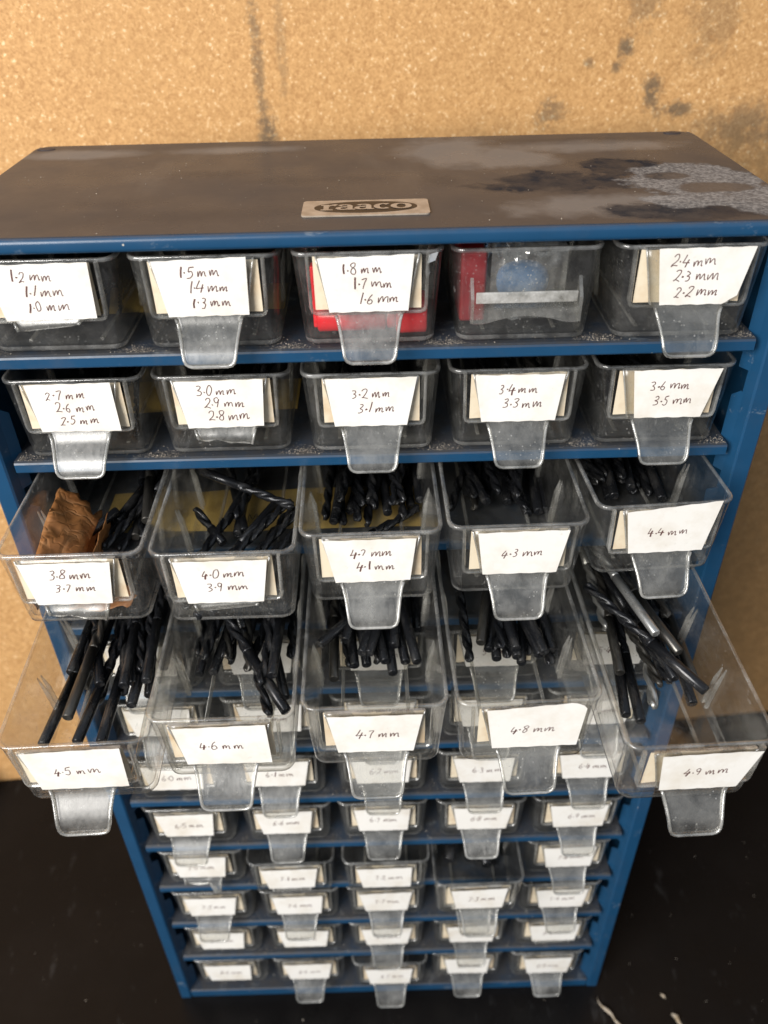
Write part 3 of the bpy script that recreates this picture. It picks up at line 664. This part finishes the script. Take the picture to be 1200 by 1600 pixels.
# contents of the unlabelled drawer
b = MB(); b.box(-22, -12.5, 10, 60, 4, 30)
in_drawer(tag(b.build('plastic_box', M['darkred'], None, 1.2), 'dark red plastic box at the left inside the unlabelled top drawer', 'box'), (1, 4))
b = MB(); nseg = 20; L = []
for i in range(nseg + 1):
    a = math.pi * i / nseg - math.pi / 2; rr = 7.4 * math.cos(a) ** .7 if abs(math.cos(a)) > 1e-6 else .01
    L.append([(1 + 9.5 * math.sin(a), 14 + rr * .75 * math.cos(k * .3927), 18.0 + rr * math.sin(k * .3927)) for k in range(16)])
b.loops(L, 0, True, True)
in_drawer(tag(b.build('plastic_capsule', M['bluecap']), 'bright blue rounded plastic capsule behind film in the unlabelled drawer', 'capsule'), (1, 4))
b = MB(); L = []
for j in range(15):
    v = j / 14; row = []
    for i in range(25):
        u = i / 24; x = -12 + 27 * u; z = 6 + 26 * v
        d = 1.6 * (1 - 2 * abs(mnoise.noise(Vector((x * .22, z * .22, 3))))) + .8 * mnoise.noise(Vector((x * .8, z * .8, 7)))
        row.append((x + d * .3, 6.0 + d - 1.2 * math.sin(math.pi * u) * math.sin(math.pi * v), z))
    L.append(row)
for j in range(14, -1, -1):
    v = j / 14; L.append([(-12 + 27 * i / 24, 23 + 1.2 * mnoise.noise(Vector((i * .5, j * .6, 1))), 6 + 26 * v) for i in range(25)])
b.loops(L, 0, closed=False)
in_drawer(tag(b.build('film_pouch', M['pouch']), 'crinkled clear film pouch standing inside the unlabelled top drawer', 'pouch'), (1, 4))
# red tube with a square cap
t = empty('plastic_tube'); in_drawer(t, (1, 3)); tag(t, 'red plastic tube with faceted cap lying in the 1.8 mm drawer', 'tube')
def cylx(b, x0, x1, r, cy, cz, n=20, k=1.0, yaw=0):
    L = []
    for x, rr in ((x0, r * .86), (x0 + .6, r), (x1 - .6, r), (x1, r * .86)):
        L.append([(x, cy + rr * math.copysign(abs(math.cos(a * 2 * math.pi / n)) ** k, math.cos(a * 2 * math.pi / n)), cz + rr * math.copysign(abs(math.sin(a * 2 * math.pi / n)) ** k, math.sin(a * 2 * math.pi / n))) for a in range(n)])
    b.loops(L, 0, True, True)
b = MB(); cylx(b, -19, 6, 5.8, 9, 8.4); b.build('body', M['red'], t)
b = MB(); cylx(b, 6.2, 9.5, 5.2, 9, 8.4); cylx(b, 9.6, 21.0, 6.6, 9.6, 8.8, 24, .45); b.build('cap', M['red'], t)
b = MB(); b.box(-20.5, -18.4, 8, 13, 4, 27)
in_drawer(tag(b.build('plastic_stick', M['red'], None, .6), 'thin red plastic stick upright at the left of the 1.8 mm drawer', 'stick'), (1, 3))
# foil flake stuck on the 1.8 drawer
b = MB(); b.add([(21, -.2, 33), (24.2, -.5, 34), (23.2, -.9, 31.2), (20.4, -1.2, 30.2), (21.6, -.6, 27), (20.4, -.7, 24.6), (19.8, -.8, 27.4)], [(0, 1, 2), (0, 2, 3), (3, 4, 6), (4, 5, 6)], 0, False)
in_drawer(tag(b.build('foil_flake', M['steelchip']), 'tiny shiny foil flake stuck beside the 1.8 mm label', 'flake'), (1, 3))

# crumpled brown paper in the 3.8 drawer
b = MB(); L = []; prof = []
key = [(-20.2, 3.5), (-20.9, 12), (-21.2, 21.5), (-20.4, 23.5), (-14, 19.0), (-7.5, 13.0), (-6.2, 11.0), (-8.2, 8), (-6.4, 4.0), (4, 3.2), (13, 5.0), (19.2, 12.0)]
for i in range(len(key) - 1):
    for k in range(4): prof.append(tuple(key[i][a] + (key[i + 1][a] - key[i][a]) * k / 4 for a in (0, 1)))
prof.append(key[-1]); nj = 36
def ridge(q): return 1 - 2 * abs(mnoise.noise(q))
for j in range(nj + 1):
    v = j / nj; y = 5.8 + 50 * v; row = []
    for i, (x, z) in enumerate(prof):
        q = Vector((x * .11, y * .07, z * .11)); d = (ridge(q + Vector((5, 0, 0))) - .5) * 2.2 + (ridge(q * 2.6) - .5) * 1.5
        fl = i > 33
        hh = 1.0 if z < 6 else (.72 + .33 * min(1, v * 1.5))
        kx = 1 - .95 * min(1, v * 2.2) if fl else 1
        endw = max(0, v - .85) / .15
        row.append(((-4 + (x + 4) * kx) if fl else x + d * .5 + 1.5 * endw * math.sin(i * .5), max(4.0, y - 1.5 + d * .4 + endw * 5 * mnoise.noise(Vector((i * .23, 4, 0)))), max(2.2, z * hh + d * (.75 if z > 6 else .4))))
    L.append(row)
b.loops(L, 0, closed=False, smooth=True)
o = b.build('wrapping_paper', M['wrap']); s_ = o.modifiers.new('thick', 'SOLIDIFY'); s_.thickness = .25 * S
in_drawer(tag(o, 'folded brown wrapping paper lying in the open 3.8 mm drawer', 'paper'), (3, 1))

# ---------------------------------------------------------------- drill bits
def bit_meshes(D, L):
    R = D / 2; sh = L * .42
    b = MB(); n = 16
    b.loops([[(rr * math.cos(2 * math.pi * k / n), y, rr * math.sin(2 * math.pi * k / n)) for k in range(n)] for y, rr in ((0, R * .82), (.35, R * .97), (sh * .5, R), (sh, R * .99))], 0, True, True)
    for f in range(len(b.sm)): pass
    shank = b.mesh('shank', [M['bit_black']])
    b = MB(); n = 20; rings = []; m_ = 44; pitch = D * 5.2
    for i in range(m_ + 1):
        t = i / m_; y = sh + (L - sh) * t; tw = 2 * math.pi * (y - sh) / pitch
        dep = min(1, t * 7); tip = 1 - max(0, (y - (L - R * .62)) / (R * .62)) * .97
        ring = []
        for k in range(n):
            a = 2 * math.pi * k / n; fl = max(0, math.cos(2 * a)) ** .8; land = .06 if .30 < ((2 * a / (2 * math.pi)) % 1) < .42 else 0
            rr = R * (1 - (.58 * fl * dep) - .05 * dep * (1 - fl) + land * dep) * max(tip, .02)
            ring.append((rr * math.cos(a + tw), y, rr * math.sin(a + tw)))
        rings.append(ring)
    b.loops(rings, 0, True, True)
    return shank, b.mesh('flutes', [M['bit_black']])
BM = {}
def get_bits(D, L, mat):
    k = (D, L, mat)
    if k not in BM:
        if (D, L, 'b') not in BM: BM[D, L, 'b'] = bit_meshes(D, L)
        if mat == 'b': return BM[k]
        s2, f2 = (m.copy() for m in BM[D, L, 'b']); mm = M['bit_grey' if mat == 'g' else 'bit_silver']
        for m in (s2, f2): m.materials[0] = mm
        BM[k] = (s2, f2)
    return BM[k]
def add_bit(p, d, D, L, kind, mat, label, group):
    d = Vector(d).normalized(); p = Vector(p)
    if kind == 't': p = p + d * L; d = -d            # p is the shank end, d runs towards the tip
    t = empty('drill_bit', p); q = Vector((0, 1, 0)).rotation_difference(d); t.rotation_mode = 'QUATERNION'
    t.rotation_quaternion = q @ Matrix.Rotation(random.uniform(0, 6.28), 3, 'Y').to_quaternion()
    s_, f_ = get_bits(D, L, mat); link('shank', s_, t); link('flutes', f_, t)
    return tag(t, label, 'drill bit', group)

BITS = [
('4.5',(-132.1,-68.0,379.5),(0.122,0.982,0.101),4.4,80,'s','b'),
('4.5',(-118.7,-67.6,380.0),(0.138,0.955,0.141),4.4,80,'s','b'),
('4.5',(-109.1,-68.0,380.0),(0.026,0.990,0.102),4.4,80,'s','b'),
('4.5',(-122.1,-62.1,388.0),(0.068,0.990,0.120),4.4,80,'s','g'),
('4.5',(-100.7,-51.7,382.0),(0.039,0.991,0.130),4.4,80,'s','b'),
('4.5',(-103.4,-47.2,389.0),(-0.066,0.997,0.045),4.4,80,'s','b'),
('4.5',(-95.1,-44.2,388.0),(-0.062,0.997,0.053),4.4,80,'s','b'),
('4.5',(-129.6,-34.8,384.0),(0.074,0.989,0.106),4.4,80,'s','b'),
('4.5',(-114.8,-49.3,381.0),(-0.019,0.997,0.060),4.4,80,'t','b'),
('4.5',(-106.0,-45.6,381.0),(-0.015,0.991,0.103),4.4,80,'t','b'),
('4.5',(-92.0,-30.6,381.0),(-0.015,0.991,0.08),4.4,80,'s','b'),
('4.6',(-76.0,-34.7,381.0),(0.075,0.983,0.138),4.4,80,'s','b'),
('4.6',(-73.6,-31.9,388.0),(0.186,0.974,0.127),4.4,80,'s','b'),
('4.6',(-68.8,-38.5,386.0),(0.111,0.992,-0.025),4.4,80,'s','b'),
('4.6',(-78.0,-25.6,382.0),(0.03,0.995,0.103),4.4,80,'t','b'),
('4.6',(-36.5,-60.2,386.0),(-0.531,0.823,0.182),4.6,78,'s','b'),
('4.6',(-42.8,-47.6,393.0),(0.039,0.997,0.060),4.4,80,'s','b'),
('4.6',(-38.5,-48.5,380.5),(-0.253,0.946,0.143),4.4,80,'s','b'),
('4.6',(-47.6,-51.2,391.0),(0.079,0.989,0.103),4.4,80,'t','b'),
('4.6',(-63.5,-29.4,381.0),(-0.035,0.994,0.107),4.4,80,'t','b'),
('4.6',(-43.7,-58.4,380.5),(-0.323,0.930,0.143),4.4,80,'t','b'),
('4.6',(-57.4,-20.9,384.0),(0.122,0.941,0.154),4.4,80,'s','b'),
('4.6',(-36.9,-31.1,385.0),(-0.033,0.994,0.105),4.4,80,'t','b'),
('4.7',(-18.7,-39.7,381.0),(-0.018,0.996,0.082),4.4,80,'s','g'),
('4.7',(-24.5,-28.8,391.0),(0.679,0.675,0.120),4.4,60,'s','b'),
('4.7',(-12.6,-31.1,381.5),(-0.097,0.983,0.105),4.4,80,'t','b'),
('4.7',(-4.9,-33.0,382.0),(-0.101,0.983,0.121),4.4,80,'s','b'),
('4.7',(-0.3,-31.7,381.0),(-0.048,0.988,0.109),4.4,80,'t','b'),
('4.7',(6.1,-39.0,383.0),(-0.086,0.985,0.129),4.4,80,'s','b'),
('4.7',(11.7,-32.0,382.0),(-0.134,0.981,0.123),4.4,80,'s','b'),
('4.7',(16.4,-35.7,386.0),(-0.169,0.976,0.120),4.4,80,'s','b'),
('4.7',(17.7,-11.9,381.0),(-0.008,0.989,0.108),4.4,80,'s','b'),
('4.7',(-20.9,-12.4,381.0),(0.011,0.991,0.105),4.4,80,'t','b'),
('4.8',(39.2,-32.0,381.0),(-0.03,0.983,0.142),4.4,80,'t','b'),
('4.8',(43.9,-27.7,388.0),(0.201,0.974,0.109),4.4,80,'s','g'),
('4.8',(47.5,-27.1,383.0),(0.25,0.938,0.144),4.4,80,'s','b'),
('4.8',(50.8,-30.6,381.0),(0.043,0.994,0.104),4.4,80,'s','b'),
('4.8',(55.2,-31.2,382.0),(0.060,0.989,0.110),4.4,80,'t','b'),
('4.8',(58.6,-34.5,386.0),(-0.015,0.995,0.103),4.4,80,'s','b'),
('4.8',(64.7,-29.2,381.0),(-0.009,0.988,0.124),4.4,80,'t','b'),
('4.8',(68.1,-32.8,385.0),(-0.003,0.987,0.129),4.4,80,'s','b'),
('4.8',(73.8,-31.0,386.0),(-0.050,0.987,0.122),4.4,80,'s','b'),
('4.8',(73.2,-35.2,381.0),(-0.023,0.990,0.106),4.4,80,'t','b'),
('4.8',(76.0,-30.9,381.0),(-0.03,0.981,0.120),4.4,80,'t','b'),
('4.9',(104.5,-62.8,377.0),(0.061,0.995,0.084),4.4,80,'s','b'),
('4.9',(99.4,-59.4,377.0),(0.116,0.990,0.076),4.4,80,'s','b'),
('4.9',(111.9,-56.3,376.5),(0.121,0.978,0.12),4.4,80,'t','s'),
('4.9',(128.0,-54.5,377.0),(0.02,0.987,0.107),4.4,80,'s','b'),
('4.9',(128.6,-59.9,391.0),(-0.572,0.799,0.164),4.6,66,'s','b'),
('4.9',(123.0,-42.0,394.0),(-0.320,0.931,0.147),4.4,80,'s','g'),
('4.9',(113.1,-38.9,402.0),(-0.261,0.934,0.085),4.0,80,'s','s'),
('4.9',(131.3,-43.6,380.0),(-.01,0.994,0.085),4.4,80,'s','g'),
('4.9',(99.7,-20.2,386.0),(0.012,0.996,0.058),4.4,70,'t','s'),
('4.9',(121.1,-40.4,377.0),(0.067,0.988,0.094),4.4,80,'s','b'),
('4.9',(113.0,-25.4,385.0),(0.079,0.990,0.058),4.4,70,'t','g'),
('4.9',(127.4,-15.5,388.0),(-.01,0.993,0.059),4.4,60,'t','g'),
('3.8',(-109.7,9.7,436.0),(-0.60,-0.737,-0.20),3.8,44,'s','b'),
('3.8',(-119.5,-6.6,427.0),(0.455,0.869,0.098),3.8,66,'t','b'),
('3.8',(-112.7,-9.7,430.0),(0.383,0.874,0.106),3.8,66,'t','b'),
('3.8',(-107.4,-7.1,426.5),(0.303,0.919,0.104),3.8,66,'t','b'),
('3.8',(-122.1,-2.6,426.0),(0.445,0.892,0.077),3.8,66,'t','b'),
('3.8',(-98.1,-12.6,427.0),(0.05,0.98,0.087),3.8,66,'t','b'),
('4.0',(-33.3,3.1,440.0),(-0.898,0.414,0.148),4,46,'t','b'),
('4.0',(-63.1,-6.4,429.0),(-0.603,0.681,0.33),4,22,'s','b'),
('4.0',(-61.4,9.3,433.0),(-0.36,-0.833,-0.13),4,50,'t','b'),
('4.0',(-36.0,14.6,436.0),(-.55,-.80,-.12),4,68,'t','b'),
('4.0',(-33.0,10.6,432.5),(-.50,-.82,-.09),4,68,'t','b'),
('4.0',(-32.5,3.2,428.5),(-.50,-.82,-.03),4,58,'t','b'),
('4.0',(-43.0,18.0,432.0),(-.44,-.86,-.09),4,68,'s','b'),
('4.0',(-36.0,22.0,427.5),(-.34,-.90,-.01),4,68,'t','b'),
('4.2',(-21.5,9.6,428.0),(0.049,0.993,0.103),4.2,76,'t','b'),
('4.2',(-13.7,7.3,426.5),(-0.082,0.986,0.092),4.2,76,'t','b'),
('4.2',(-7.2,5.0,430.0),(-0.045,0.993,0.089),4.2,76,'t','b'),
('4.2',(-3.2,6.0,426.5),(0.045,0.990,0.100),4.2,76,'t','b'),
('4.2',(5.8,11.7,429.0),(-0.067,0.995,0.078),4.2,76,'s','b'),
('4.2',(0.1,9.8,433.0),(-0.047,0.996,0.082),4.2,76,'t','b'),
('4.2',(10.2,15.2,431.0),(-0.070,0.988,0.100),4.2,76,'t','b'),
('4.2',(16.1,18.7,427.0),(-0.055,0.988,0.107),4.2,76,'s','b'),
('4.2',(20.0,17.9,431.0),(-0.021,0.995,0.083),4.2,76,'s','b'),
('4.2',(20.0,18.0,427.5),(-0.747,-0.664,0.0),4.2,46,'t','b'),
('4.3',(33.0,15.5,427.0),(0.294,0.904,0.129),4.4,76,'t','b'),
('4.3',(50.7,23.1,427.0),(0.058,0.991,0.091),4.4,72,'t','b'),
('4.3',(61.9,16.1,433.0),(0.068,0.974,0.115),4.4,72,'t','b'),
('4.3',(66.9,10.8,427.0),(-0.097,0.984,0.108),4.4,76,'s','b'),
('4.3',(71.5,11.1,428.0),(0.035,0.991,0.099),4.4,76,'s','b'),
('4.3',(74.6,13.2,427.0),(0.01,0.990,0.090),4.4,76,'s','b'),
('4.3',(59.2,20.2,427.0),(0.106,0.978,0.090),4.4,72,'s','b'),
('4.3',(43.2,26.2,427.0),(0.106,0.978,0.090),4.4,68,'t','b'),
('4.4',(104.8,21.5,427.0),(0.057,0.966,0.119),4.4,70,'s','b'),
('4.4',(104.6,14.2,433.0),(0.054,0.981,0.109),4.4,70,'s','b'),
('4.4',(123.3,22.3,427.0),(0.036,0.981,0.102),4.4,70,'t','b'),
('4.4',(127.7,18.2,428.0),(0.004,0.985,0.114),4.4,70,'s','b'),
('4.4',(116.1,22.7,428.0),(0.06,0.968,0.123),4.4,70,'t','b'),
('4.4',(95.1,24.7,427.0),(0.06,0.968,0.083),4.4,70,'s','b'),
]
ORD = ['first', 'second', 'third', 'fourth', 'fifth', 'sixth', 'seventh', 'eighth', 'ninth', 'tenth', 'eleventh', 'twelfth', 'thirteenth', 'fourteenth']
SPEC = {('4.9', 113.1): 'bright silver smooth drill bit lying on top in the lower rightmost open drawer', ('4.9', 128.6): 'black drill bit lying slantwise on top in the 4.9 mm drawer',
        ('4.9', 123.0): 'worn grey drill bit between the silver and the slanting one, lower rightmost open drawer', ('4.6', -36.5): 'long black drill bit lying slantwise across the pile in the 4.6 mm drawer',
        ('4.7', -24.5): 'black drill bit lying slantwise at the left in the 4.7 mm drawer', ('4.0', -33.3): 'black drill bit high across the back of the 4.0 mm drawer',
        ('3.8', -109.7): 'black smooth drill bit beside the brown paper in the 3.8 mm drawer', ('4.8', 43.9): 'worn grey shanked drill bit at the left in the 4.8 mm drawer',
        ('4.9', 111.9): 'bright fluted drill bit pointing forwards in the 4.9 mm drawer', ('4.2', 20.0, 427.5): 'black fluted drill bit lying crosswise in the 4.2 mm drawer'}
POSN = {a + '.' + d: q for a, d, q in (('3', '8', 'upper leftmost'), ('4', '0', 'upper second'), ('4', '2', 'upper middle'), ('4', '3', 'upper fourth'), ('4', '4', 'upper rightmost'), ('4', '5', 'lower leftmost'), ('4', '6', 'lower second'), ('4', '7', 'lower middle'), ('4', '8', 'lower fourth'), ('4', '9', 'lower rightmost'))}
names = sorted(set(x[0] for x in BITS))
for nm in names:
    L = sorted([x for x in BITS if x[0] == nm], key=lambda x: x[1][0])
    i = 0
    for x in L:
        lab = SPEC.get((nm, x[1][0], x[1][2])) or (SPEC.get((nm, x[1][0])) if (nm, x[1][0]) != ('4.2', 20.0) else None)
        if not lab:
            kind = {'b': 'black', 'g': 'worn grey', 's': 'bright'}[x[6]]
            lab = '%s drill bit, %s from the left, in the %s open drawer' % (kind, ORD[i], POSN[nm]); i += 1
        add_bit(x[1], x[2], x[3], x[4], x[5], x[6], lab, 'drill bits in the %s mm drawer' % nm)
# thin bits in the shut drawers of the two top rows and the half open one low down
def fill(key, n, D, L, label, y0=8, y1=40, zk=1.0):
    t, R, base = DRW[key]
    for i in range(n):
        x = random.uniform(-17, 17); y = random.uniform(y0, y1); z = 1.5 + D / 2 + (i % 3) * D * .9 * zk
        yaw = random.uniform(-.28, .28) if abs(x) < 9 else -math.copysign(random.uniform(0, .25), x)
        d = R @ Vector((math.sin(yaw), math.cos(yaw), random.uniform(0, .04)))
        add_bit(base + R @ Vector((x, y, z)), d, D, L, random.choice('st'), 'b' if random.random() < .85 else 'g', label, 'loose ' + label)
for (r, c), n in {(1, 1): 7, (1, 2): 7, (1, 5): 7, (2, 1): 6, (2, 2): 8, (2, 3): 9, (2, 4): 9, (2, 5): 8}.items():
    w = SIZES[r][c - 1].split('|')[0]
    D = 1.6 if r == 1 else (2.6 if c < 3 else 3.2)
    fill((r, c), n, D, 42 if r == 1 else 62, 'thin dark drill bit lying loose in the %s drawer of the %s row' % (COLN[c - 1], ('top', 'second')[r - 1]), 10 if r == 1 else 8)
for (r, c), n in {(3, 1): 4, (3, 2): 4, (3, 3): 9, (3, 4): 6, (3, 5): 9, (4, 1): 9, (4, 2): 8, (4, 3): 9, (4, 4): 9, (4, 5): 6}.items():
    fill((r, c), n, 4.2, 72, 'black drill bit deep in the pile of the %s open drawer' % POSN[SIZES[r][c - 1].split('|')[0].split()[0].replace('?', '2')], 44 if r == 4 else 46, 56)
fill((9, 4), 7, 7.2, 100, 'thick dark drill bit at the back of the half open low drawer', 26, 32, .5)

# ---------------------------------------------------------------- dust and crumbs
b = MB(); rng = random.Random(3)
def grain(x, y, z, s):
    p = [Vector((rng.uniform(-1, 1), rng.uniform(-1, 1), rng.uniform(-.1, 1))).normalized() * s * rng.uniform(.5, 1.2) for _ in range(4)]
    b.add([Vector((x, y, z + s * .25)) + q for q in p], [(0, 1, 2), (0, 3, 1), (1, 3, 2), (0, 2, 3)], 0, False)
for k in range(1, 12):
    z = SH(k) + 5.25; nn = 520 if k < 3 else 60
    for gx in (-140, -84, -28, 28, 84, 139):
        for i in range(nn):
            x = gx + rng.gauss(0, 4.4); y = .9 + abs(rng.gauss(0, 3.2))
            if abs(x) < 140.5: grain(x, y, z, rng.choice((.10, .14, .18, .22, .34)))
    for i in range(200 if k < 3 else 40):
        x = rng.uniform(-140, 140); y = rng.uniform(.8, 6.5); grain(x, y, z, rng.choice((.14, .18, .24, .34)))
for i in range(260): grain(rng.uniform(-150, 150), rng.uniform(3, 132), H + .3, rng.choice((.16, .2, .28, .42)))
tag(b.build('sawdust', M['dustgrain']), 'pale sawdust grains scattered on shelf edges and lid', 'sawdust', None, 'stuff')
b = MB()
for i in range(130):
    x, y = rng.uniform(-330, 330), rng.uniform(-60, 120)
    if abs(x) > 158 or y < -8: grain(x, y, .1, rng.choice((.3, .4, .5, .7)))
tag(b.build('table_dust', M['dustgrain']), 'pale specks scattered over the black worktop', 'dust', None, 'stuff')
def crumb(pts, rads, lab):
    b = MB(); b.tube([Vector(p) for p in pts], rads, 7)
    for i, v in enumerate(b.v):
        q = Vector(v); d = mnoise.noise(q * .7) * .9; b.v[i] = (v[0] + d, v[1] - d * .7, max(.1, v[2] + d * .5))
    tag(b.build('plaster_crumb', M['crumb']), lab, 'crumb', 'crumbs on the worktop')
crumb([(151, -8, .5), (151.5, -12, .9), (153, -15, 1.6), (156, -18, 2.2), (159, -21, 1.8), (160, -24, 1.6), (163, -28, 1.2)], [.2, .4, .8, 1.3, 1.0, .6, .9], 'long pale crumb on the worktop by the cabinet foot')
crumb([(198, -8, .9), (199.4, -9, 1.1), (200, -10.5, .8)], [.8, 1.3, .6], 'small round pale crumb right of the cabinet foot')
crumb([(202, -21, 1), (204, -23, 1.5), (205, -26, 1), (206, -29, .8)], [1.0, 1.7, 1.2, .8], 'pale crumb at the lower right edge of the worktop view')
